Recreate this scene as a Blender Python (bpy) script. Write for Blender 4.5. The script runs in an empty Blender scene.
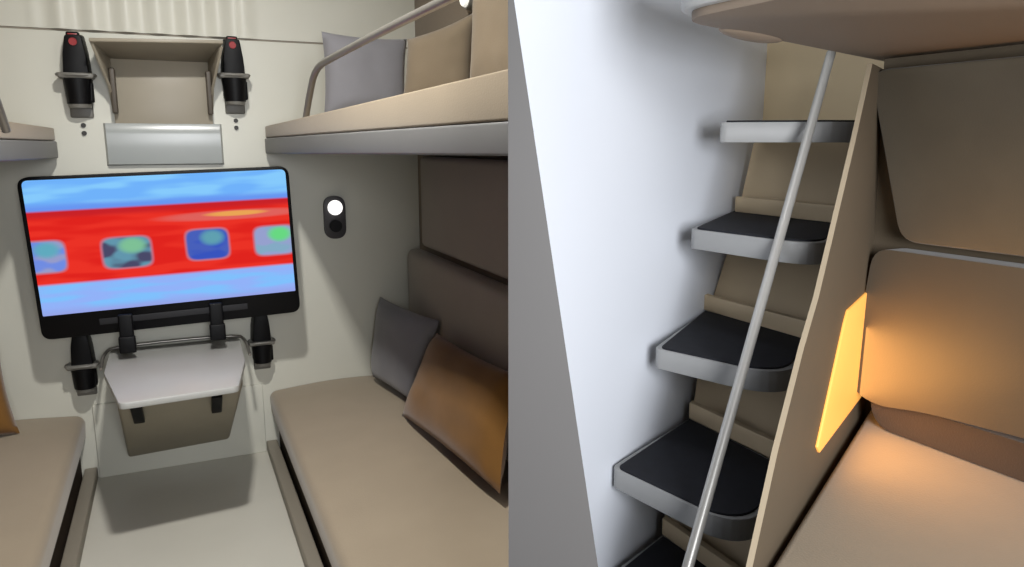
import bpy, bmesh, math, random
from mathutils import Matrix, Vector
from mathutils import noise as mnoise
random.seed(3)
SC = bpy.context.scene
COL = SC.collection
PITCH = math.atan(141/750)
YAW = math.atan(-344*math.cos(PITCH)/750)          # heading of the compartment's length
FR = Matrix(((math.cos(YAW), math.sin(YAW), 0, 0), (-math.sin(YAW), math.cos(YAW), 0, 0), (0, 0, 1, 0), (0, 0, 0, 1)))
ID = Matrix.Identity(4)

# ------------------------------------------------------------------ materials
def lin(c):
    return tuple(((v/255)/12.92 if v/255 <= .04045 else ((v/255+.055)/1.055)**2.4) for v in c)+(1,)

def mat(name, rgb, rough=.6, spec=.4, metal=0, kind='plain', var=.06, scale=8, bump=.0):
    m = bpy.data.materials.new(name); m.use_nodes = True
    nt = m.node_tree; b = nt.nodes['Principled BSDF']
    b.inputs['Roughness'].default_value = rough
    b.inputs['Specular IOR Level'].default_value = spec
    b.inputs['Metallic'].default_value = metal
    tc = nt.nodes.new('ShaderNodeTexCoord')
    n = nt.nodes.new('ShaderNodeTexNoise'); n.inputs['Scale'].default_value = scale; n.inputs['Detail'].default_value = 3
    nt.links.new(tc.outputs['Object'], n.inputs['Vector'])
    r = nt.nodes.new('ShaderNodeValToRGB')
    c = lin(rgb)
    r.color_ramp.elements[0].position = .3; r.color_ramp.elements[1].position = .7
    r.color_ramp.elements[0].color = tuple(v*(1-var) for v in c[:3])+(1,)
    r.color_ramp.elements[1].color = tuple(min(1, v*(1+var)) for v in c[:3])+(1,)
    nt.links.new(n.outputs['Fac'], r.inputs['Fac'])
    nt.links.new(r.outputs['Color'], b.inputs['Base Color'])
    if kind == 'fabric':
        b.inputs['Sheen Weight'].default_value = .25
        w = nt.nodes.new('ShaderNodeTexNoise'); w.inputs['Scale'].default_value = 260; w.inputs['Detail'].default_value = 2
        nt.links.new(tc.outputs['Object'], w.inputs['Vector'])
        bp = nt.nodes.new('ShaderNodeBump'); bp.inputs['Strength'].default_value = bump or .25; bp.inputs['Distance'].default_value = .002
        nt.links.new(w.outputs['Fac'], bp.inputs['Height']); nt.links.new(bp.outputs['Normal'], b.inputs['Normal'])
    return m

def emis(name, rgb, strength):
    m = bpy.data.materials.new(name); m.use_nodes = True
    nt = m.node_tree; b = nt.nodes['Principled BSDF']
    b.inputs['Base Color'].default_value = lin(rgb); b.inputs['Emission Color'].default_value = lin(rgb)
    b.inputs['Emission Strength'].default_value = strength
    return m

M = dict(
    wall=mat('cream_wall_laminate', (206, 205, 193), .35, .4, var=.02, scale=2),
    sidewall=mat('brown_fabric_wall', (120, 106, 88), .8, .2, kind='fabric', var=.05, scale=3),
    ceil=mat('ceiling_paint', (205, 203, 195), .8, .2, var=.01),
    floor=mat('pale_floor_vinyl', (196, 193, 182), .3, .45, var=.03, scale=3),
    rim=mat('grey_berth_rim', (114, 114, 114), .45, .4, var=.02),
    mattress=mat('sand_mattress_fabric', (143, 128, 105), .85, .2, kind='fabric', var=.04, scale=5),
    bed=mat('taupe_bench_fabric', (152, 138, 117), .85, .2, kind='fabric', var=.04, scale=5),
    bolster=mat('grey_brown_bolster', (138, 126, 111), .5, .3, kind='fabric', var=.06, scale=4),
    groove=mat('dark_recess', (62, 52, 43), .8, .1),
    base=mat('grey_bench_base', (138, 131, 118), .5, .3, var=.02),
    greypillow=mat('grey_pillow_fabric', (126, 125, 129), .9, .1, kind='fabric', var=.06, scale=6),
    beigepillow=mat('beige_pillow_fabric', (110, 98, 81), .9, .1, kind='fabric', var=.06, scale=6),
    orange=mat('ochre_pillow_fabric', (122, 86, 42), .9, .1, kind='fabric', var=.12, scale=6),
    steel=mat('brushed_steel_tube', (150, 146, 140), .35, .5, metal=.7, var=.03),
    black=mat('black_plastic', (7, 7, 9), .5, .2, var=.1),
    red=mat('red_button_plastic', (150, 30, 32), .4, .5),
    grey=mat('grey_plastic', (112, 110, 104), .4, .4, var=.03),
    tabletop=mat('pale_grey_tabletop', (176, 176, 172), .35, .4, var=.02),
    tablebox=mat('beige_grey_box', (146, 139, 122), .5, .3, var=.03),
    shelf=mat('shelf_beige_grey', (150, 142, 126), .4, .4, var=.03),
    niche=mat('niche_grey_sheet', (158, 162, 160), .25, .5, var=.02),
    screw=mat('dark_screw', (50, 48, 46), .5, .4),
    white=mat('cool_white_wall', (222, 226, 234), .6, .3, var=.012, scale=2),
    farwall=mat('beige_end_panel', (222, 202, 166), .6, .3, var=.03, scale=3),
    partition=mat('grey_partition', (92, 90, 89), .6, .3, var=.03, scale=3),
    tread=mat('grey_tread_rim', (138, 138, 137), .45, .4, var=.03),
    mat_=mat('black_rubber_mat', (22, 23, 29), .75, .3, var=.2, scale=40),
    board=mat('beige_stair_board', (200, 180, 148), .6, .3, var=.03, scale=4),
    panel=mat('taupe_side_panel', (102, 90, 74), .6, .3, var=.04, scale=4),
    edge=mat('light_panel_edge', (166, 151, 128), .5, .3, var=.03),
    pole=mat('grey_metal_pole', (172, 170, 165), .35, .5, metal=.4, var=.03),
    rbed=mat('beige_bed_fabric', (160, 144, 120), .85, .2, kind='fabric', var=.05, scale=5),
    rback=mat('brown_back_cushion', (84, 72, 56), .55, .4, kind='fabric', var=.08, scale=5, bump=.1),
    under=mat('taupe_berth_underside', (152, 136, 120), .6, .3, var=.03, scale=3),
    rrim=mat('pale_berth_rim', (196, 196, 194), .4, .4, var=.02),
)

# ------------------------------------------------------------------ builders
def finish(bm, ang=40):
    bmesh.ops.recalc_face_normals(bm, faces=bm.faces)
    for f in bm.faces: f.smooth = True
    for e in bm.edges:
        if len(e.link_faces) == 2 and e.calc_face_angle(0) > math.radians(ang): e.smooth = False

def clip(bm):
    """cut what would stand beyond the partition (frame coordinates of the compartment)"""
    n = Vector((math.cos(YAW), math.sin(YAW), 0))
    g = bm.verts[:]+bm.edges[:]+bm.faces[:]
    bmesh.ops.bisect_plane(bm, geom=g, dist=1e-5, plane_co=n*-.0045, plane_no=n, clear_outer=True)
    be = [e for e in bm.edges if e.is_boundary]
    if be: bmesh.ops.holes_fill(bm, edges=be, sides=0)

def box(bm, lo, hi, bev=0, seg=3, mi=0, mtx=None):
    r = bmesh.ops.create_cube(bm, size=1)
    vs = r['verts']
    s = [hi[i]-lo[i] for i in range(3)]; c = [(hi[i]+lo[i])/2 for i in range(3)]
    for v in vs: v.co = Vector((v.co.x*s[0]+c[0], v.co.y*s[1]+c[1], v.co.z*s[2]+c[2]))
    fs = list({f for v in vs for f in v.link_faces})
    if bev:
        r2 = bmesh.ops.bevel(bm, geom=list({e for v in vs for e in v.link_edges}), offset=bev, segments=seg, profile=.5, affect='EDGES')
        fs = list(set(r2['faces']) | {f for f in fs if f.is_valid})
        vs = list({v for f in fs for v in f.verts})
    for f in fs: f.material_index = mi
    if mtx:
        for v in vs: v.co = mtx @ v.co
    return vs

def solid(bm, bottom, top, bev=0, seg=3, mi=0):
    """two matching rings -> closed solid"""
    n = len(bottom)
    a = [bm.verts.new(p) for p in bottom]; b = [bm.verts.new(p) for p in top]
    fs = [bm.faces.new(a[::-1]), bm.faces.new(b)]
    for i in range(n): fs.append(bm.faces.new((a[i], a[(i+1) % n], b[(i+1) % n], b[i])))
    bmesh.ops.recalc_face_normals(bm, faces=fs)
    if bev:
        es = list({e for f in fs for e in f.edges})
        r = bmesh.ops.bevel(bm, geom=es, offset=bev, segments=seg, profile=.5, affect='EDGES', clamp_overlap=True)
        fs = list(set(r['faces']) | {f for f in fs if f.is_valid})
    for f in fs: f.material_index = mi
    return fs

def prism(bm, poly, z0, z1, bev=0, seg=3, mi=0):
    return solid(bm, [(p[0], p[1], z0) for p in poly], [(p[0], p[1], z1) for p in poly], bev, seg, mi)

def round_poly(poly, radii, n=6):
    out = []
    k = len(poly)
    for i in range(k):
        p = Vector(poly[i][:2]); r = radii[i] if isinstance(radii, (list, tuple)) else radii
        if r <= 0: out.append(tuple(p)); continue
        a = Vector(poly[i-1][:2])-p; b = Vector(poly[(i+1) % k][:2])-p
        ra = min(r, a.length*.49); rb = min(r, b.length*.49)
        s = p+a.normalized()*ra; e = p+b.normalized()*rb
        for j in range(n+1):
            t = j/n
            q = s*(1-t)**2+p*2*t*(1-t)+e*t*t
            out.append((q.x, q.y))
    return out

def tube(bm, pts, r, seg=14, mi=0, smooth=0):
    P = [Vector(p) for p in pts]
    for _ in range(smooth):
        Q = [P[0]]
        for a, b in zip(P[:-1], P[1:]): Q += [a*.75+b*.25, a*.25+b*.75]
        Q.append(P[-1]); P = Q
    rings = []
    up = Vector((.3, .2, 1)).normalized()
    for i, p in enumerate(P):
        d = (P[min(i+1, len(P)-1)]-P[max(i-1, 0)]).normalized()
        if abs(d.dot(up)) > .95: up = Vector((1, .1, 0)).normalized()
        x = d.cross(up).normalized(); y = d.cross(x)
        up = -y if (-y).dot(up) > 0 else y
        rings.append([bm.verts.new(p+x*r*math.cos(2*math.pi*k/seg)+y*r*math.sin(2*math.pi*k/seg)) for k in range(seg)])
    fs = []
    for A, B in zip(rings[:-1], rings[1:]):
        for k in range(seg): fs.append(bm.faces.new((A[k], A[(k+1) % seg], B[(k+1) % seg], B[k])))
    fs.append(bm.faces.new(rings[0][::-1])); fs.append(bm.faces.new(rings[-1]))
    for f in fs: f.material_index = mi

def cyl(bm, c0, c1, r0, r1=None, seg=20, mi=0):
    r1 = r0 if r1 is None else r1
    c0, c1 = Vector(c0), Vector(c1); d = (c1-c0).normalized()
    x = d.orthogonal().normalized(); y = d.cross(x)
    A = [bm.verts.new(c0+(x*math.cos(2*math.pi*k/seg)+y*math.sin(2*math.pi*k/seg))*r0) for k in range(seg)]
    B = [bm.verts.new(c1+(x*math.cos(2*math.pi*k/seg)+y*math.sin(2*math.pi*k/seg))*r1) for k in range(seg)]
    fs = [bm.faces.new(A[::-1]), bm.faces.new(B)]
    for k in range(seg): fs.append(bm.faces.new((A[k], A[(k+1) % seg], B[(k+1) % seg], B[k])))
    for f in fs: f.material_index = mi

class Thing:
    def __init__(s, name, label, cat, base, frame=FR, group=None, cut=False):
        s.base = Vector(base); s.frame = frame; s.cut = cut
        s.e = bpy.data.objects.new(name, None); COL.objects.link(s.e); s.e.empty_display_size = .05
        s.e.matrix_world = frame @ Matrix.Translation(s.base)
        s.e['label'] = label; s.e['category'] = cat
        if group: s.e['group'] = group
    def part(s, name, bm, mats, parent=None, label=None, cut=None, ang=40):
        if (s.cut if cut is None else cut): clip(bm)
        bmesh.ops.translate(bm, verts=bm.verts, vec=-s.base)
        finish(bm, ang)
        me = bpy.data.meshes.new(name); bm.to_mesh(me); bm.free()
        for m in (mats if isinstance(mats, (list, tuple)) else [mats]): me.materials.append(m)
        o = bpy.data.objects.new(name, me); COL.objects.link(o); o.parent = parent or s.e
        if label: o['label'] = label
        return o

def single(name, bm, m, base=(0, 0, 0), frame=FR, label=None, cat=None, group=None, kind=None, cut=False, ang=40):
    if cut: clip(bm)
    bmesh.ops.translate(bm, verts=bm.verts, vec=-Vector(base)); finish(bm, ang)
    me = bpy.data.meshes.new(name); bm.to_mesh(me); bm.free()
    for q in (m if isinstance(m, (list, tuple)) else [m]): me.materials.append(q)
    o = bpy.data.objects.new(name, me); COL.objects.link(o)
    o.matrix_world = frame @ Matrix.Translation(Vector(base))
    if label: o['label'] = label
    if cat: o['category'] = cat
    if group: o['group'] = group
    if kind: o['kind'] = kind
    return o

def copy_tree(o, parent=None):
    c = o.copy(); COL.objects.link(c); c.parent = parent
    for ch in list(o.children): copy_tree(ch, c)
    return c

def bmn(): return bmesh.new()

# ------------------------------------------------------------------ setting, left compartment (u right, v deep, z up)
VB = 3.2; HC = 2.35
b = bmn(); prism(b, [(-1.6, -1.6), (3.2, -1.6), (3.2, 4.6), (-2.9, 4.6), (-2.9, 1)], -.06, 0)
single('floor', b, M['floor'], frame=ID, kind='structure', label='pale grey vinyl floor between the benches')
b = bmn(); box(b, (-1.1, VB, 0), (1.05, VB+.08, 1.69)); single('wall_back', b, M['wall'], kind='structure', label='cream laminate end wall of the compartment')
# ribbed upper wall panel (vertical pleats), above the horizontal joint
b = bmn(); N = 240
ring = []
for i in range(N+1):
    u = -1.1+2.15*i/N
    w = max(0, min(1, (u+.42)/.1))*max(0, min(1, (.36-u)/.1))
    v = VB-.004-.016*w*(.5+.5*math.cos(2*math.pi*u/.105))
    ring.append((u, v))
poly = ring+[(1.05, VB+.08), (-1.1, VB+.08)]
prism(b, poly, 1.697, HC); single('wall_back_upper', b, M['wall'], kind='structure', label='cream upper wall panel with soft vertical pleats', ang=80)
b = bmn(); box(b, (-1.1, VB-.0008, 1.690), (1.05, VB+.08, 1.697)); single('trim_1', b, M['base'], kind='structure', label='thin dark joint line across the end wall')
b = bmn(); box(b, (.99, 1.6, 0), (1.05, VB, HC)); single('wall_right', b, M['sidewall'], kind='structure', label='brown padded side wall behind the right berths', cut=True)
b = bmn(); box(b, (-1.1, .0, 0), (-1.04, VB, HC)); single('wall_left', b, M['sidewall'], kind='structure', label='brown padded side wall behind the left berths')
b = bmn(); box(b, (-1.1, .3, HC), (1.05, VB+.08, HC+.05)); single('ceiling', b, M['ceil'], kind='structure', label='pale ceiling of the compartment', cut=True)

# lower benches
def bench(side):
    s = side
    x0 = .312 if s > 0 else -.375
    x1 = .985*s if s > 0 else -1.035
    lab = ('taupe upholstered lower bench right of the aisle, under the pillows' if s > 0 else
           'taupe upholstered lower bench left of the aisle, cut by the picture edge')
    t = Thing('lower_bench', lab, 'bench', ((x0+x1)/2, 1.9, 0), cut=s > 0)
    def bx(a, c, z0, z1, v0, v1, bev=0, seg=4):
        q = bmn(); box(q, (min(a, c), v0, z0), (max(a, c), v1, z1), bev, seg); return q
    t.part('bench_sill', bx(x0-.025*s, x0+.02*s, 0, .045, .45, VB-.002, .006), M['base'])
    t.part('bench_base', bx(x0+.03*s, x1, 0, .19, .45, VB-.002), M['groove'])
    q = bmn()
    # crowned cushion: profile across, swept along the length
    w = x1-x0; prof = []
    r = .035
    zt, zb = .285, .175
    prof.append((0.004, zb))
    for k in range(7):
        a = math.pi-math.pi/2*k/6
        prof.append((r+r*math.cos(a), zt-.012-r+r*math.sin(a)))
    for k in range(1, 12):
        f = k/12; prof.append((r+(abs(w)-r)*f, zt-.012+.016*math.sin(math.pi*min(1, f*1.15))*1.0))
    prof.append((abs(w), zt-.008)); prof.append((abs(w), zb))
    vs = [.45]+[.45+(VB-.455)*k/30 for k in range(1, 31)]
    rings = []
    for v in vs:
        e = max(0, (v-(VB-.04))/.04)
        dz = -.012*e*e-(.012 if v < .46 else 0)
        rings.append([q.verts.new((x0+s*(p[0]), v, p[1]+(dz if p[1] > .2 else 0))) for p in prof])
    for A, B in zip(rings[:-1], rings[1:]):
        for k in range(len(prof)): q.faces.new((A[k], A[(k+1) % len(prof)], B[(k+1) % len(prof)], B[k]))
    q.faces.new(rings[0]); q.faces.new(rings[-1][::-1])
    t.part('bench_cushion', q, M['bed'], ang=60)
    return t
bench(1); bench(-1)

# upper berths
def berth_poly(s, inset=0):
    if s > 0: p = [(.345+inset, VB-.004), (.985, VB-.004), (.985, .9), (.61+inset, .9)]
    else: p = [(-.358-inset, VB-.004), (-1.035, VB-.004), (-1.035, .6), (-.60-inset, .6)]
    return p
def upper_berth(s):
    lab = ('right upper berth with grey rim, sand mattress and tubular guard rail' if s > 0 else
           'left upper berth with grey rim, only its rounded end visible')
    t = Thing('upper_berth', lab, 'berth', (.7*s, 2.4, 1.26), cut=s > 0)
    rad = [.05, 0, 0, 0]
    lo = 0 if s > 0 else -.012
    def zz(v, a, c): return lo+a+(c-a)*max(0, (VB-v)/(VB-1.27))*(1 if s > 0 else .5)
    def slab(ins, a0, c0, a1, c1, bev, nseg=10):
        q = bmn()
        pp = round_poly(berth_poly(s, ins), rad)
        solid(q, [(x, y, zz(y, a0, c0)) for x, y in pp], [(x, y, zz(y, a1, c1)) for x, y in pp], bev, 3)
        return q
    t.part('berth_rim', slab(0, 1.256, 1.276, 1.316, 1.338, .008), M['rim'])
    t.part('berth_mattress', slab(.004, 1.318, 1.340, 1.362, 1.432, .018), M['mattress'])
    q = bmn()
    if s > 0:
        def on(v, z): return (.385+(VB-v)*.113, v, z)
        tube(q, [on(2.735, 1.35), on(2.66, 1.45), on(2.57, 1.54), on(2.38, 1.555), on(1.96, 1.582), on(1.6, 1.60), on(1.3, 1.615), on(.95, 1.63)], .011, smooth=2)
    else:
        tube(q, [(-.385, 2.38, 1.33), (-.39, 2.33, 1.40), (-.395, 2.22, 1.50), (-.41, 2.0, 1.52), (-.46, 1.5, 1.52), (-.56, .8, 1.52)], .011, smooth=2)
    t.part('guard_rail', q, M['steel'], label='steel tube guard rail', ang=80)
    return t
upper_berth(1); upper_berth(-1)

# ------------------------------------------------------------------ pillows
def pillow(name, label, cat, corners, thick, mm, group=None, cut=False, frame=FR, seed=0, pinch=.06, n=22):
    """corners: TL, TR, BR, BL in frame coordinates"""
    TL, TR, BR, BL = [Vector(c) for c in corners]
    nrm = (TR-TL).cross(BL-TL).normalized()
    base = (TL+TR+BR+BL)/4; base.z = min(c.z for c in (TL, TR, BR, BL))
    b = bmn(); grid = {}
    for side in (1, -1):
        for i in range(n+1):
            for j in range(n+1):
                s, t = 2*i/n-1, 2*j/n-1
                edge = i in (0, n) or j in (0, n)
                if edge and side == -1: grid[(side, i, j)] = grid[(1, i, j)]; continue
                # edges pulled in between the corners
                s2 = s*(1-pinch*(1-t*t)); t2 = t*(1-pinch*(1-s*s))
                a, c = (s2+1)/2, (t2+1)/2
                p = TL*(1-a)*(1-c)+TR*a*(1-c)+BR*a*c+BL*(1-a)*c
                h = (max(0, (1-s**4)*(1-t**4)))**.55*thick/2
                w = mnoise.noise(Vector((s*2.2+seed, t*2.2, side*3)))*.10*h
                fold = .05*h*math.sin(6*(s+t)+seed)*(abs(s*t))
                grid[(side, i, j)] = b.verts.new(p+nrm*side*(h+w+fold))
        for i in range(n):
            for j in range(n):
                b.faces.new((grid[(side, i, j)], grid[(side, i+1, j)], grid[(side, i+1, j+1)], grid[(side, i, j+1)]))
    return single(name, b, mm, base=base, frame=frame, label=label, cat=cat, group=group, cut=cut, ang=75)

pillow('pillow', 'grey square pillow standing upright on the right upper berth behind the rail', 'pillow',
       [(.537, 2.87, 1.695), (.862, 2.89, 1.688), (.835, 2.83, 1.395), (.520, 2.81, 1.385)], .11, M['greypillow'], 'pillows on the upper berth', seed=1)
pillow('pillow', 'beige pillow between the grey pillow and the berth head, on the upper berth', 'pillow',
       [(.735, 2.462, 1.630), (.925, 2.315, 1.712), (.900, 2.30, 1.405), (.705, 2.46, 1.40)], .10, M['beigepillow'], 'pillows on the upper berth', seed=2, cut=True, pinch=.08)
pillow('pillow', 'large beige cushion on the upper berth, nearest the dividing partition', 'pillow',
       [(.835, 2.10, 1.76), (.93, 1.86, 1.78), (.92, 1.85, 1.42), (.81, 2.08, 1.42)], .10, M['beigepillow'], 'pillows on the upper berth', seed=3, cut=True)
pillow('pillow', 'small grey pillow leaning on the bolster in the far corner of the lower bench', 'pillow',
       [(.785, 3.13, .645), (.895, 2.66, .63), (.80, 2.70, .30), (.735, 3.10, .30)], .11, M['greypillow'], 'pillows on the lower bench', seed=4, cut=True, pinch=.05)
pillow('pillow', 'ochre orange pillow tilted on its corner on the right lower bench', 'pillow',
       [(.862, 2.60, .60), (.875, 1.90, .635), (.775, 1.80, .330), (.725, 2.62, .290)], .12, M['orange'], 'pillows on the lower bench', seed=5, cut=True, pinch=.06)
pillow('pillow', 'ochre pillow on the left lower bench at the picture edge', 'pillow',
       [(-.93, 3.02, .62), (-.60, 3.08, .60), (-.555, 3.0, .29), (-.90, 2.95, .29)], .12, M['orange'], seed=6)

# bolsters along the right wall
b = bmn()
box(b, (.905, 1.7, .285), (.985, 3.13, .85), .035, 5); bmesh.ops.subdivide_edges(b, edges=[e for e in b.edges if e.calc_length() > .3], cuts=6)
single('back_bolster', b, M['bolster'], base=(.93, 2.6, .3), label='long rounded grey-brown backrest cushion along the right side wall', cat='backrest cushion', cut=True)
b = bmn(); box(b, (.94, 1.7, .87), (.988, 3.02, 1.245), .022, 4)
single('wall_pad', b, M['bolster'], base=(.97, 2.6, .87), label='dark padded wall cushion above the grey-brown backrest', cat='wall pad', cut=True)

# ------------------------------------------------------------------ television
cT = Vector((-.024, 3.03, .909))
tilt = Matrix.Translation(cT) @ Matrix.Rotation(math.radians(-1.9), 4, 'Y') @ Matrix.Rotation(math.radians(1.5), 4, 'X') @ Matrix.Rotation(math.radians(-2), 4, 'Z')
t = Thing('television', 'wide flat television showing a red train with blue sky, hung on the end wall', 'television', (cT.x, cT.y, .62))
TW, TH = .893, .575
b = bmn(); pp = round_poly([(-TW/2, -TH/2), (TW/2, -TH/2), (TW/2, TH/2), (-TW/2, TH/2)], .035)
solid(b, [(x, .03, z) for x, z in pp], [(x, -.012, z) for x, z in pp], .004, 2)
bmesh.ops.transform(b, matrix=tilt, verts=b.verts)
t.part('tv_housing', b, M['black'])
b = bmn(); box(b, (-.3, .03, -.2), (.3, .075, .2), .02); bmesh.ops.transform(b, matrix=tilt, verts=b.verts); t.part('rear_cover', b, M['black'])
b = bmn(); box(b, (-.15, .07, -.1), (.15, .19, .1), .005); bmesh.ops.transform(b, matrix=tilt, verts=b.verts); t.part('wall_mount', b, M['black'])
# screen picture
def screen_material():
    m = bpy.data.materials.new('screen_picture'); m.use_nodes = True
    nt = m.node_tree; nt.nodes.clear()
    L = nt.links.new
    def val(x): return x
    def mth(op, a, c=None, d=None, clamp=False):
        n = nt.nodes.new('ShaderNodeMath'); n.operation = op; n.use_clamp = clamp
        for i, x in enumerate((a, c, d)):
            if x is None: continue
            if isinstance(x, (int, float)): n.inputs[i].default_value = x
            else: L(x, n.inputs[i])
        return n.outputs[0]
    def smooth(x, a, c):
        n = nt.nodes.new('ShaderNodeMapRange'); n.interpolation_type = 'SMOOTHSTEP'
        L(x, n.inputs[0]); n.inputs[1].default_value = a; n.inputs[2].default_value = c
        n.inputs[3].default_value = 0; n.inputs[4].default_value = 1; return n.outputs[0]
    def mix(f, a, c):
        n = nt.nodes.new('ShaderNodeMix'); n.data_type = 'RGBA'
        L(f, n.inputs[0])
        for i, x in ((6, a), (7, c)):
            if isinstance(x, tuple): n.inputs[i].default_value = lin(x)
            else: L(x, n.inputs[i])
        return n.outputs[2]
    uv = nt.nodes.new('ShaderNodeUVMap'); sp = nt.nodes.new('ShaderNodeSeparateXYZ'); L(uv.outputs[0], sp.inputs[0])
    S, T = sp.outputs[0], sp.outputs[1]
    def rr(cx, cy, hw, hh, soft=.25, pw=5):
        a = mth('POWER', mth('ABSOLUTE', mth('DIVIDE', mth('SUBTRACT', S, cx), hw)), pw)
        c = mth('POWER', mth('ABSOLUTE', mth('DIVIDE', mth('SUBTRACT', T, cy), hh)), pw)
        return mth('SUBTRACT', 1.0, smooth(mth('ADD', a, c), 1-soft, 1+soft*1.6))
    no = nt.nodes.new('ShaderNodeTexNoise'); no.inputs['Scale'].default_value = 3.5; no.inputs['Detail'].default_value = 1
    mp = nt.nodes.new('ShaderNodeMapping'); mp.inputs['Scale'].default_value = (1, 3.5, 1); L(uv.outputs[0], mp.inputs[0]); L(mp.outputs[0], no.inputs[0])
    nf = smooth(no.outputs[0], .4, .6)
    top = mix(nf, (112, 178, 250), (134, 202, 252))
    top = mix(smooth(T, .15, .21), top, (104, 150, 240))
    bot = mix(nf, (146, 178, 248), (128, 192, 252))
    bot = mix(smooth(T, .93, 1.0), bot, (150, 165, 232))
    c = mix(smooth(T, .5, .52), top, bot)
    band = mth('MULTIPLY', smooth(T, .215, .238), mth('SUBTRACT', 1, smooth(T, .755, .785)))
    redc = mix(nf, (224, 36, 30), (235, 50, 38))
    redc = mix(mth('SUBTRACT', 1, smooth(T, .25, .30)), redc, (200, 34, 40))
    c = mix(band, c, redc)
    c = mix(mth('MULTIPLY', rr(.77, .335, .27, .035, .5, 2), .85), c, (222, 104, 98))
    c = mix(mth('MULTIPLY', rr(.78, .325, .11, .018, .6, 2), .9), c, (236, 170, 84))
    wins = [(.030, .56, .080, .112, (112, 140, 226), (150, 156, 200), (96, 170, 190)),
            (.338, .57, .088, .112, (98, 150, 172), (74, 74, 104), (126, 192, 150)),
            (.652, .555, .082, .115, (72, 96, 186), (56, 84, 190), (96, 160, 176)),
            (.932, .565, .084, .112, (132, 170, 196), (150, 160, 205), (104, 216, 130))]
    for cx, cy, hw, hh, c1, c2, c3 in wins:
        c = mix(rr(cx, cy, hw*1.08, hh*1.10, .35), c, (188, 120, 140))
        n2 = nt.nodes.new('ShaderNodeTexNoise'); n2.inputs['Scale'].default_value = 9; n2.inputs['Detail'].default_value = 1
        mp2 = nt.nodes.new('ShaderNodeMapping'); mp2.inputs['Location'].default_value = (cx*7, cy, 0); L(uv.outputs[0], mp2.inputs[0]); L(mp2.outputs[0], n2.inputs[0])
        wc = mix(smooth(n2.outputs[0], .42, .58), c1, c2)
        wc = mix(rr(cx+hw*.25, cy-hh*.45, hw*.5, hh*.45, .8, 2), wc, c3)
        c = mix(rr(cx, cy, hw, hh, .3), c, wc)
    e = nt.nodes.new('ShaderNodeEmission'); L(c, e.inputs[0]); e.inputs[1].default_value = 1.0
    o = nt.nodes.new('ShaderNodeOutputMaterial'); L(e.outputs[0], o.inputs[0])
    return m
SCR = screen_material()
b = bmn()
sx0, sx1, sz1, sz0 = -TW/2+.014, TW/2-.013, TH/2-.010, -TH/2+.088
pp = round_poly([(sx0, sz0), (sx1, sz0), (sx1, sz1), (sx0, sz1)], [.004, .004, .02, .02], 5)
f = b.faces.new([b.verts.new((x, -.0135, z)) for x, z in pp])
uvl = b.loops.layers.uv.new('UVMap')
for l in f.loops: l[uvl].uv = ((l.vert.co.x-sx0)/(sx1-sx0), (sz1-l.vert.co.z)/(sz1-sz0))
bmesh.ops.transform(b, matrix=tilt, verts=b.verts)
scr = t.part('screen', b, SCR, label='lit screen with a red train carriage and four windows')
b = bmn(); box(b, (-.26, -.0145, -TH/2+.035), (.25, -.011, -TH/2+.058), .001)
bmesh.ops.transform(b, matrix=tilt, verts=b.verts); t.part('speaker_strip', b, mat('dark_grey_strip', (34, 34, 37), .6))
for ux, zz in ((-.19, .62), (.118, .635)):
    b = bmn(); box(b, (ux-.024, 2.985, zz-.075), (ux+.024, 3.005, zz+.068), .006)
    box(b, (ux-.028, 2.975, zz-.075), (ux+.028, 3.0, zz-.012), .006)
    t.part('support_clamp', b, M['black'])

# ------------------------------------------------------------------ wall brackets with black buckles
def bracket():
    t = Thing('wall_bracket', '', 'bracket', (0, 0, 0))
    b = bmn(); box(b, (-.036, -.012, -.14), (.036, 0, .10), .006)
    t.part('back_plate', b, M['grey'])
    b = bmn()
    pp = round_poly([(-.030, -.07), (.030, -.07), (.036, -.02), (.032, .06), (.024, .125), (-.022, .125), (-.032, .06), (-.036, -.02)], .01, 3)
    solid(b, [(x*1.25, -.012, z+.012) for x, z in pp], [(x*1.05, -.072, z*.94+.012) for x, z in pp], .006, 2)
    u = t.part('upper_buckle', b, M['black'])
    b = bmn(); box(b, (-.055, -.085, -.012), (.052, -.012, .006), .006); 
    tube(b, [(-.05, -.02, .0), (-.06, -.05, .0), (-.05, -.085, .0), (.045, -.085, .0), (.055, -.05, 0), (.048, -.02, .0)], .006, smooth=1)
    t.part('ring_bracket', b, M['grey'], label='pale grey ring bracket')
    b = bmn(); cyl(b, (0, -.045, -.012), (0, -.045, -.095), .044, .038); box(b, (-.040, -.04, -.085), (-.02, -.012, -.02), .004); box(b, (.015, -.06, -.09), (.045, -.02, -.02), .006)
    t.part('lower_buckle', b, M['black'])
    b = bmn(); cyl(b, (0, -.045, -.096), (0, -.045, -.108), .036, .034); t.part('base_cup', b, M['grey'])
    return t, u
t0, ub = bracket()
def place(e, u, v, z, sc=1):
    e.matrix_world = FR @ Matrix.Translation((u, v, z)) @ Matrix.Scale(sc, 4)
place(t0.e, -.277, VB, 1.535, 1.05)
e_low1 = copy_tree(t0.e); e_low2 = copy_tree(t0.e)
b = bmn(); cyl(b, (0, -.066, .108), (0, -.078, .106), .014, .012); box(b, (-.02, -.066, .12), (.02, -.03, .14), .006, mi=1)
rb = t0.part('release_button', b, [M['red'], M['black']], parent=ub, label='dark red button')
b = bmn()
for zc in (-.165, -.192): cyl(b, (0, .0, zc), (0, -.006, zc), .008)
t0.part('screw', b, M['screw'])
e_up2 = copy_tree(t0.e)
t0.e['label'] = 'black buckle bracket with red button, left of the folding wall shelf'
place(e_up2, .25, VB, 1.553, 1.02); e_up2['label'] = 'black buckle bracket with red button, right of the folding wall shelf'
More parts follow.
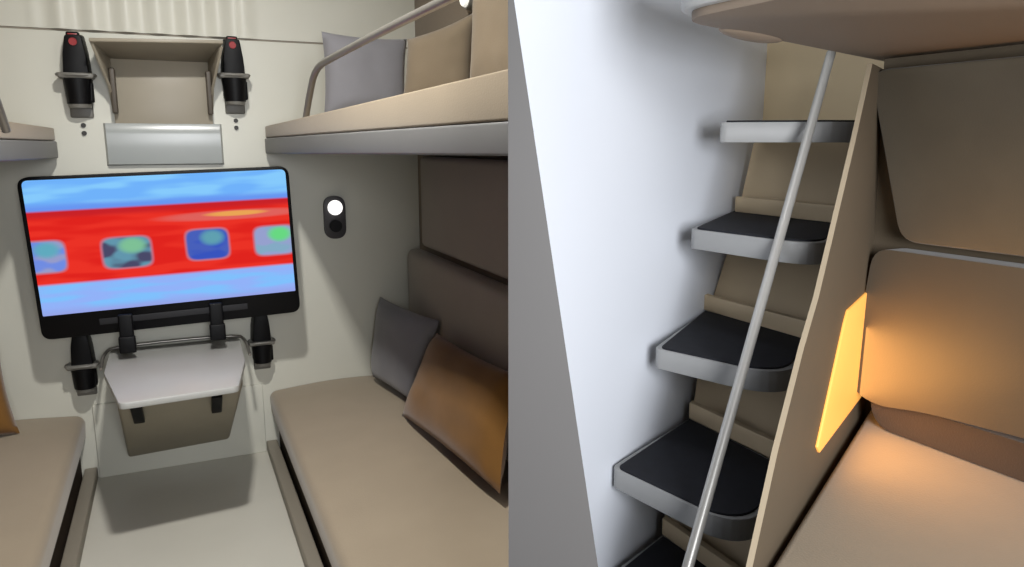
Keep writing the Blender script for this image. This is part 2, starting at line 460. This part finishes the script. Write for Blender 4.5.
place(e_low1, -.357, VB, .475, .95); e_low1['label'] = 'black buckle bracket below the television, left of the small table'
place(e_low2, .290, VB, .495, .93); e_low2['label'] = 'black buckle bracket below the television, right of the small table'
for e in (t0.e, e_up2, e_low1, e_low2): e['group'] = 'buckle brackets on the end wall'

# ------------------------------------------------------------------ folding wall shelf above the television
t = Thing('folding_wall_shelf', 'beige grey wall shelf with side gussets and curved back sheet above the television', 'shelf', (0, VB, 1.22))
b = bmn()
solid(b, [(-.218, 2.99, 1.635), (.208, 2.99, 1.65), (.175, VB-.002, 1.60), (-.182, VB-.002, 1.60)],
      [(-.218, 2.99, 1.647), (.208, 2.99, 1.662), (.175, VB-.002, 1.672), (-.182, VB-.002, 1.672)], .003, 2)
t.part('shelf_board', b, M['shelf'])
for s, uf, ub_ in ((-1, -.218, -.178), (1, .208, .170)):
    b = bmn()
    w = .010*-s
    solid(b, [(uf, 2.995, 1.64), (ub_, VB-.002, 1.63), (ub_, VB-.002, 1.42), (ub_+s*.004, 3.12, 1.50)],
          [(uf+w, 2.995, 1.64), (ub_+w, VB-.002, 1.63), (ub_+w, VB-.002, 1.42), (ub_+s*.004+w, 3.12, 1.50)], .002, 2)
    t.part('gusset', b, M['shelf'])
    b = bmn(); box(b, (ub_+w*1.2-.009, 3.14, 1.405), (ub_+w*1.2+.009, VB-.002, 1.565), .004)
    t.part('hinge_arm', b, mat('brown_hinge', (78, 70, 60), .5), label='dark brown hinge arm')
b = bmn()   # bent back sheet: hollow at top, belly with a glossy ridge, flat below
prof = [(3.196, 1.215), (3.178, 1.22), (3.172, 1.28), (3.170, 1.33), (3.172, 1.352), (3.180, 1.37), (3.188, 1.40), (3.192, 1.45), (3.194, 1.6)]
P3 = prof
P3 = [(v, z) for v, z in P3 if z <= 1.37]
A = [b.verts.new((-.205, v, z)) for v, z in P3]; B = [b.verts.new((.188, v, z)) for v, z in P3]
A2 = [b.verts.new((-.213 if z < 1.4 else -.205, VB-.001, z)) for v, z in P3]; B2 = [b.verts.new((.196 if z < 1.4 else .188, VB-.001, z)) for v, z in P3]
for k in range(len(P3)-1):
    b.faces.new((A[k], A[k+1], B[k+1], B[k])); b.faces.new((A[k], A2[k], A2[k+1], A[k+1])); b.faces.new((B[k], B[k+1], B2[k+1], B2[k]))
    b.faces.new((A2[k], B2[k], B2[k+1], A2[k+1]))
b.faces.new((A[0], B[0], B2[0], A2[0])); b.faces.new((A[-1], A2[-1], B2[-1], B[-1]))
t.part('back_sheet', b, M['niche'], label='pale grey bent back sheet', ang=35)
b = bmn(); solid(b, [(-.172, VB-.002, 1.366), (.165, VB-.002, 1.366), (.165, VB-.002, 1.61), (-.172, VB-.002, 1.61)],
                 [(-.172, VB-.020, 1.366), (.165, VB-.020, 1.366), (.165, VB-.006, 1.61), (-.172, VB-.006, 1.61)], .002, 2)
t.part('shaded_recess_panel', b, M['shelf'], label='recess panel, taupe as the shade under the shelf')  # darker taupe carries the shade that falls below the shelf board

# ------------------------------------------------------------------ small table with tapered box under the television
t = Thing('folding_table', 'small pale folding table with tapered box and two black latches on the end wall', 'table', (-.03, VB, .08))
b = bmn()
top = [(-.262, 3.16), (.205, 3.16), (.196, 2.80), (.150, 2.50), (-.197, 2.47), (-.262, 2.84)]
pp = round_poly(top, [.03, .03, .02, .02, .02, .02], 4)
prism(b, pp, .498, .520, .004, 2); t.part('tabletop', b, M['tabletop'])
b = bmn()
bot_ = [(-.238, 3.185, .09), (.140, 3.185, .09), (.135, 3.10, .115), (-.232, 3.10, .10)]
top_ = [(-.258, 3.185, .497), (.200, 3.185, .497), (.172, 2.60, .497), (-.212, 2.58, .497)]
fs = solid(b, bot_, top_, .012, 3)
t.part('tapered_box', b, M['tablebox'])
for lx, pl, ql in ((-.160, 0, 0), (.085, 0, 0)):
    b = bmn()
    # on the sloping front face
    z0, z1 = .375, .470
    def fv(z): return 3.10+(2.575-3.10)*(z-.105)/(.497-.105)
    solid(b, [(lx-.017, fv(z0)-.002, z0), (lx+.017, fv(z0)-.002, z0), (lx+.017, fv(z1)-.002, z1), (lx-.017, fv(z1)-.002, z1)],
          [(lx-.017, fv(z0)-.022, z0-.012), (lx+.017, fv(z0)-.022, z0-.012), (lx+.017, fv(z1)-.022, z1-.010), (lx-.017, fv(z1)-.022, z1-.010)], .004, 2)
    t.part('latch', b, M['black'], label='black latch')
b = bmn()
tube(b, [(-.285, 3.0, .49), (-.285, 3.14, .51), (-.25, 3.17, .53), (.2, 3.17, .53), (.228, 3.14, .51), (.228, 2.98, .49)], .006, smooth=2)
t.part('table_rail', b, M['steel'], label='thin steel rail around the back edge', ang=80)

# apron panel between the benches under the table
b = bmn(); box(b, (-.345, VB-.014, 0), (.285, VB-.001, .30), .003); single('trim_2', b, M['wall'], kind='structure', label='pale panel between the benches at floor level')

# wall lamp in the lower bunk
t = Thing('wall_lamp', 'small dark capsule wall lamp glowing beside the television under the right berth', 'lamp', (.617, VB, .985))
b = bmn(); pp = round_poly([(-.045, -.09), (.045, -.09), (.045, .09), (-.045, .09)], .045, 8)
solid(b, [(.617+x, VB-.001, .99+z) for x, z in pp], [(.617+x, VB-.022, .99+z) for x, z in pp], .006, 2); t.part('back_plate', b, mat('charcoal_lamp_plate', (62, 60, 62), .5))
b = bmn(); bmesh.ops.create_uvsphere(b, u_segments=20, v_segments=12, radius=.031)
for v in b.verts: v.co = Vector((.617+v.co.x, VB-.03+v.co.y*.8, 1.032+v.co.z))
t.part('glowing_globe', b, emis('white_glow', (250, 248, 244), 1.6), label='glowing white globe')
b = bmn(); cyl(b, (.617, VB-.022, .955), (.617, VB-.034, .955), .026); t.part('switch', b, M['black'])
# reading lamp above the upper berth, on the side wall
t = Thing('reading_lamp', 'round white reading lamp on the brown side wall above the upper berth', 'lamp', (.98, 2.5, 1.78))
b = bmn(); cyl(b, (.989, 2.5, 1.79), (.955, 2.5, 1.79), .055, .045); t.part('lamp_housing', b, M['grey'])
b = bmn(); cyl(b, (.954, 2.5, 1.79), (.945, 2.5, 1.79), .04, .036); t.part('lamp_lens', b, emis('soft_white_lens', (236, 234, 226), .8), label='white lens')
# small switch dot on the wall near the lamp

# ceiling light of the compartment
def ceiling_light(name, loc, size, energy, col, label, frame, diff_strength):
    t = Thing(name, label, 'light', loc, frame=frame)
    x, y, z = loc
    b = bmn(); box(b, (x-size/2-.02, y-size/2-.02, z), (x+size/2+.02, y+size/2+.02, z+.05), .006); t.part('housing', b, M['grey'])
    b = bmn(); box(b, (x-size/2, y-size/2, z-.006), (x+size/2, y+size/2, z-.001), .001); t.part('diffuser', b, emis('diffuser_glow', (255, 250, 240), diff_strength))
    l = bpy.data.lights.new(name+'_lamp', 'AREA'); l.shape = 'SQUARE'; l.size = size; l.energy = energy; l.color = col
    o = bpy.data.objects.new(name+'_lamp', l); COL.objects.link(o); o.matrix_world = frame @ Matrix.Translation((x, y, z-.012))
ceiling_light('ceiling_light', (.08, 1.75, HC-.052), .10, 34, (1, .98, .94), 'square ceiling light above the aisle between the berths', FR, 2)

# ------------------------------------------------------------------ right-hand scene: stairwell (world coordinates)
B = Vector((.56, .83, 0)).normalized(); W = Vector((.466, -.885, 0)).normalized()
N = Vector((B.y, -B.x, 0)); NW = Vector((.885, .466, 0)).normalized()     # NW points away from the viewer
C0 = Vector((.87, 1.76, 0))
def lean_at(z): return -B*.17*max(0, (z-.68))/.77     # the bunk wall leans in towards the top
# grey partition with raked front edge
b = bmn()
bot = [(-.004, .80, 0), (.185, .80, 0), (.24, 1.08, 0), (.004, 1.17, 0), (-.004, 1.17, 0)]
topp = [(-.004, .80, 1.455), (-.0005, .80, 1.455), (.002, 1.08, 1.455), (.004, 1.17, 1.455), (-.004, 1.17, 1.455)]
solid(b, [(-.004, .80, 0), (.228, .80, 0), (.225, .84, 0), (.004, 1.165, 0), (-.004, 1.165, 0)],
      [(-.004, .80, 1.455), (.0, .80, 1.455), (.0, .84, 1.455), (.002, 1.165, 1.455), (-.004, 1.165, 1.455)])
box(b, (-.004, .80, 1.455), (.0, 1.165, HC+.05))
single('wall_partition', b, M['partition'], frame=ID, kind='structure', label='grey dividing partition with slanted edge between the two cabins')
b = bmn(); prism(b, [(-.004, 1.165), (.002, 1.165), (.742, 2.27), (.70, 2.34), (-.004, 1.32)], 0, HC)
prism(b, [(-.004, 1.32), (.04, 1.40), (.04, 2.5), (-.004, 2.5)], 0, HC)
single('wall_side', b, M['white'], frame=ID, kind='structure', label='cool white wall left of the stairs')
b = bmn(); c = Vector((.742, 2.27, 0)); d = c+W*.62; prism(b, [tuple(c)[:2], tuple(d)[:2], tuple(d+NW*.06)[:2], tuple(c+NW*.06)[:2]], 0, HC)
single('wall_far', b, M['farwall'], frame=ID, kind='structure', label='beige end wall behind the top of the stairs')
b = bmn(); c = C0+W*.0; d = C0+W*1.15; 
for z0, z1 in ((0, .68), (.68, HC)):
    q = [c, d, d+NW*.06, c+NW*.06]; zv = Vector((0, 0, 1))
    solid(b, [p+zv*z0+lean_at(z0) for p in q], [p+zv*z1+lean_at(z1) for p in q])
single('wall_bunk', b, mat('olive_brown_wall', (92, 80, 62), .75, kind='fabric'), frame=ID, kind='structure', label='olive brown wall behind the right-hand bunk')
b = bmn(); prism(b, [(0, .3), (2.2, .3), (1.9, 1.3), (1.0, 2.6), (.5, 2.6), (0, 1.17)], HC, HC+.05)
single('ceiling_stairwell', b, M['ceil'], frame=ID, kind='structure', label='pale ceiling over the stairs')

# staircase
t = Thing('staircase', 'steep bunk ladder stairs with rounded grey treads and black mats by the white wall', 'staircase', (.55, 1.6, 0), frame=ID)
# (FL, BL, BR, FRo(out to the panel), F) of each tread top
treads = [
    (1.345, [(.447, 1.66), (.66, 2.04), (.800, 1.73), (.735, 1.60)]),
    (1.115, [(.392, 1.645), (.62, 2.085), (.770, 1.745), (.580, 1.36)]),
    (.870, [(.303, 1.55), (.504, 1.913), (.675, 1.63), (.518, 1.335)]),
    (.640, [(.206, 1.46), (.434, 1.740), (.575, 1.45), (.410, 1.185)]),
    (.410, [(.14, 1.36), (.35, 1.60), (.52, 1.30), (.34, 1.02)]),
    (.180, [(.06, 1.27), (.27, 1.46), (.44, 1.16), (.24, .88)]),
]
def inset(poly, d):
    c = sum((Vector(p) for p in poly), Vector((0, 0)))/len(poly)
    return [tuple(c+(Vector(p)-c)*(1-d/(Vector(p)-c).length)) for p in poly]
for z, P in treads:
    pp = round_poly(P, [.02, 0, .0, .13], 10)
    b = bmn(); prism(b, pp, z-.045, z-.002, .004, 2); tr = t.part('tread', b, M['tread'])
    b = bmn(); pi_ = inset(pp, .013); prism(b, pi_, z-.004, z+.002, .001, 1); t.part('tread_mat', b, M['mat_'], parent=tr, label='black ribbed mat')
# inclined back board carrying the treads, one riser panel and ledge per step
Pl = [Vector((.66, 2.085, 1.345)), Vector((.605, 2.03, 1.115)), Vector((.504, 1.913, .87)), Vector((.434, 1.737, .64)), Vector((.35, 1.60, .41)), Vector((.27, 1.46, .18))]
Wd = Vector((.45, -.893, 0)).normalized()
ends = [.40, .40, .37, .345, .34, .34]
for k in range(len(Pl)-1):
    up, lo = Pl[k], Pl[k+1]
    b = bmn()
    a0 = lo+Vector((-.0, -.0, -.04)); a1 = Vector((up.x, up.y, up.z-.045))
    back = Vector((B.x, B.y, 0))*.03
    solid(b, [a0, a0+Wd*ends[k+1], a0+Wd*ends[k+1]+back, a0+back], [a1, a1+Wd*ends[k], a1+Wd*ends[k]+back, a1+back], .002, 1)
    t.part('riser', b, M['board'])
    b = bmn()
    q0 = lo-B*.008+Vector((0, 0, .002)); h = Vector((0, 0, .040)); dp = B*.02
    solid(b, [q0, q0+Wd*ends[k+1], q0+Wd*ends[k+1]+dp, q0+dp], [q0+h, q0+Wd*ends[k+1]+h, q0+Wd*ends[k+1]+dp+h, q0+dp+h], .001, 1)
    t.part('ledge', b, M['board'], label='pale ledge at the back of a tread')
# side panel
prof = [(-.310, 1.450), (-.420, 1.301), (-.550, 1.144), (-.635, 1.043), (-.715, .975), (-.838, .842), (-.948, .69), (-1.16, .34), (-1.34, 0), (.03, 0), (.03, .68), (-.13, 1.450)]
b = bmn(); th = .009
f0 = [C0+B*s+Vector((0, 0, z)) for s, z in prof]; f1 = [p-N*th for p in f0]
solid(b, f0, f1)
for f in b.faces:
    f.material_index = 0
b.faces.ensure_lookup_table()
finish(b)
for f in b.faces:
    c = f.calc_center_median(); n_ = f.normal
    if abs(n_.dot(N)) < .3 and n_.dot(B) < -.2: f.material_index = 1
t.part('side_panel', b, [M['panel'], M['edge']])

# glowing sheet in the shape of the lamp-lit patch on the side panel
t = Thing('lamplit_patch', 'amber patch of lamplight on the stair side panel beside the bed, built as a glowing sheet', 'light', tuple(C0+B*-.3+Vector((0, 0, .75))), frame=ID)
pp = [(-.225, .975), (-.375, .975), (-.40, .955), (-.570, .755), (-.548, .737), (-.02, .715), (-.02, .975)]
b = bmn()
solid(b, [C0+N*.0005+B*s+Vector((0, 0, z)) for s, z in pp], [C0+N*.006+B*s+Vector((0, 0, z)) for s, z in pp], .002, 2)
t.part('amber_patch', b, emis('amber_glow', (236, 168, 82), .85))

# handrail pole
b = bmn(); p0 = Vector((.672, 1.65, 1.47)); p1 = Vector((.295, 1.149, .60)); d = (p1-p0)
tube(b, [p0-d*.02, p0+d*.5, p1, p0+d*1.5], .0095)
single('handrail', b, M['pole'], base=tuple(p0+d*1.5), frame=ID, label='slanted grey metal handrail pole running in front of the stair treads', cat='handrail')

# bed on the right
def wp(s, n, z): return C0+W*s-NW*n+Vector((0, 0, z))+lean_at(z)      # along the wall, out from it, height
e0 = C0+N*.008; e1 = C0+N*.008-B*1.02
t = Thing('bunk_bed', 'beige lower bunk bed beside the stairs under the overhanging upper berth', 'bed', tuple(C0+W*.4-NW*.3), frame=ID)
far = e0+W*1.1; near = e1+W*1.25
poly = [tuple(p)[:2] for p in (e0+W*.01-B*.01, far-B*.01, near, e1)]
b = bmn(); prism(b, poly, .56, .672, .012, 3); t.part('bed_mattress', b, M['rbed'])
cin = [tuple(Vector(p)*1.0) for p in poly]
b = bmn(); prism(b, inset(poly, .02), 0, .555); t.part('bed_base', b, M['groove'])

# backrest cushion with bulging lower edge
def padded(name, outline, n0, n1, z_off, m, label, cat, bev=.03, lean=0):
    b = bmn()
    pts = round_poly(outline, .04, 5)
    zb = min(z for s, z in pts)
    solid(b, [wp(s, n0, z) for s, z in pts], [wp(s, n1-lean*(z-zb), z) for s, z in pts], bev, 5)
    base = wp(sum(s for s, z in pts)/len(pts), n0, zb)
    return single(name, b, m, base=tuple(base), frame=ID, label=label, cat=cat, ang=60)
padded('back_cushion', [(.045, 1.075), (1.0, 1.075), (1.0, .78), (.45, .77), (.24, .755), (.13, .735), (.06, .76)], .005, .15, 0, M['rback'],
       'large brown backrest cushion above the warmly lit bed', 'backrest cushion', .04, .26)
padded('bolster', [(.10, .75), (1.0, .76), (1.0, .675), (.125, .675)], .004, .13, 0, mat('dark_brown_shade', (66, 50, 36), .7, kind='fabric'),
       'low dark brown roll standing for the shadow between the bed and the backrest cushion', 'bolster', .02)  # dark roll added as the shadow in the gap under the backrest
padded('upper_pad', [(.008, 1.445), (1.0, 1.445), (1.0, 1.095), (.10, 1.095)], .003, .055, 0, mat('olive_wall_pad', (84, 76, 61), .6, kind='fabric', var=.1, bump=.1),
       'olive brown wall cushion with slanted left edge under the upper berth', 'wall cushion', .025)

# overhanging upper berth
t = Thing('overhanging_berth', 'taupe bottomed upper berth with pale rounded rim overhanging the stairs and bed', 'berth', (.9, 1.2, 1.476), frame=ID)
K1 = Vector((.2500, 1.112, 0))-B*.026-W*.030; K2 = C0+W*-.0+B*.02
nearK = K1+W*1.1; farK = K2+W*1.1
poly = [tuple(p)[:2] for p in (K1, K2, farK, nearK)]
pp = round_poly(poly, [.06, 0, 0, 0], 10)
b = bmn(); prism(b, pp, 1.482, 1.60, .012, 3); t.part('berth_rim', b, M['rrim'])
pi2 = round_poly([tuple(p)[:2] for p in (K1+B*.016+W*.014, K2+W*.02-B*.0, farK, nearK+B*.016)], [.06, 0, 0, 0], 10)
b = bmn(); prism(b, pi2, 1.470, 1.484, .003, 2); t.part('underside_panel', b, M['under'])
b = bmn(); Ke = (K2-K1).normalized(); Kp = Vector((Ke.y, -Ke.x, 0)); kc = K1+Ke*.225+Kp*.012
bmesh.ops.create_uvsphere(b, u_segments=24, v_segments=12, radius=1)
for v in b.verts: v.co = Vector((kc.x, kc.y, 1.4715))+Ke*v.co.x*.10+Kp*v.co.y*.022+Vector((0, 0, v.co.z*.010))
t.part('grab_lip', b, M['under'])

ceiling_light('ceiling_light', (.17, .98, HC-.052), .16, 4.5, (.93, .96, 1.0), 'square ceiling light over the stairwell in front of the white wall', ID, 2)

l = bpy.data.lights.new('stairwell_fill', 'AREA'); l.shape = 'SQUARE'; l.size = .8; l.energy = 19; l.color = (.95, .97, 1); l.spread = math.radians(88)  # added fill light without a fixture, brightens the stairs and white wall
o = bpy.data.objects.new('stairwell_fill', l); COL.objects.link(o); o.location = (.58, -.78, 1.40)
o.rotation_euler = (Vector((.45, 1.6, 1.0))-o.location).to_track_quat('-Z', 'Y').to_euler()

# warm lamp glow at the head of the bed
l = bpy.data.lights.new('amber_lamp', 'AREA'); l.shape = 'RECTANGLE'; l.size = .30; l.size_y = .16; l.energy = 1.3; l.color = (1, .5, .14)
o = bpy.data.objects.new('amber_lamp', l); COL.objects.link(o); o.location = C0+N*.012-B*.31+Vector((0, 0, .82))
o.rotation_euler = N.to_track_quat('-Z', 'Y').to_euler()

# ------------------------------------------------------------------ world, camera, colour
w = bpy.data.worlds.new('world'); SC.world = w; w.use_nodes = True
w.node_tree.nodes['Background'].inputs[0].default_value = (.93, .95, 1, 1)
w.node_tree.nodes['Background'].inputs[1].default_value = .2
cam = bpy.data.cameras.new('camera'); co = bpy.data.objects.new('camera', cam); COL.objects.link(co)
cam.sensor_width = 36; cam.sensor_fit = 'HORIZONTAL'; cam.lens = 36*750/1024; cam.clip_start = .02
co.location = (0, 0, 1.3); co.rotation_euler = (math.pi/2-PITCH, 0, 0)
SC.camera = co
SC.view_settings.view_transform = 'Standard'; SC.view_settings.look = 'None'
SC.view_settings.gamma = 1; SC.view_settings.use_curve_mapping = False; SC.view_settings.exposure = 0
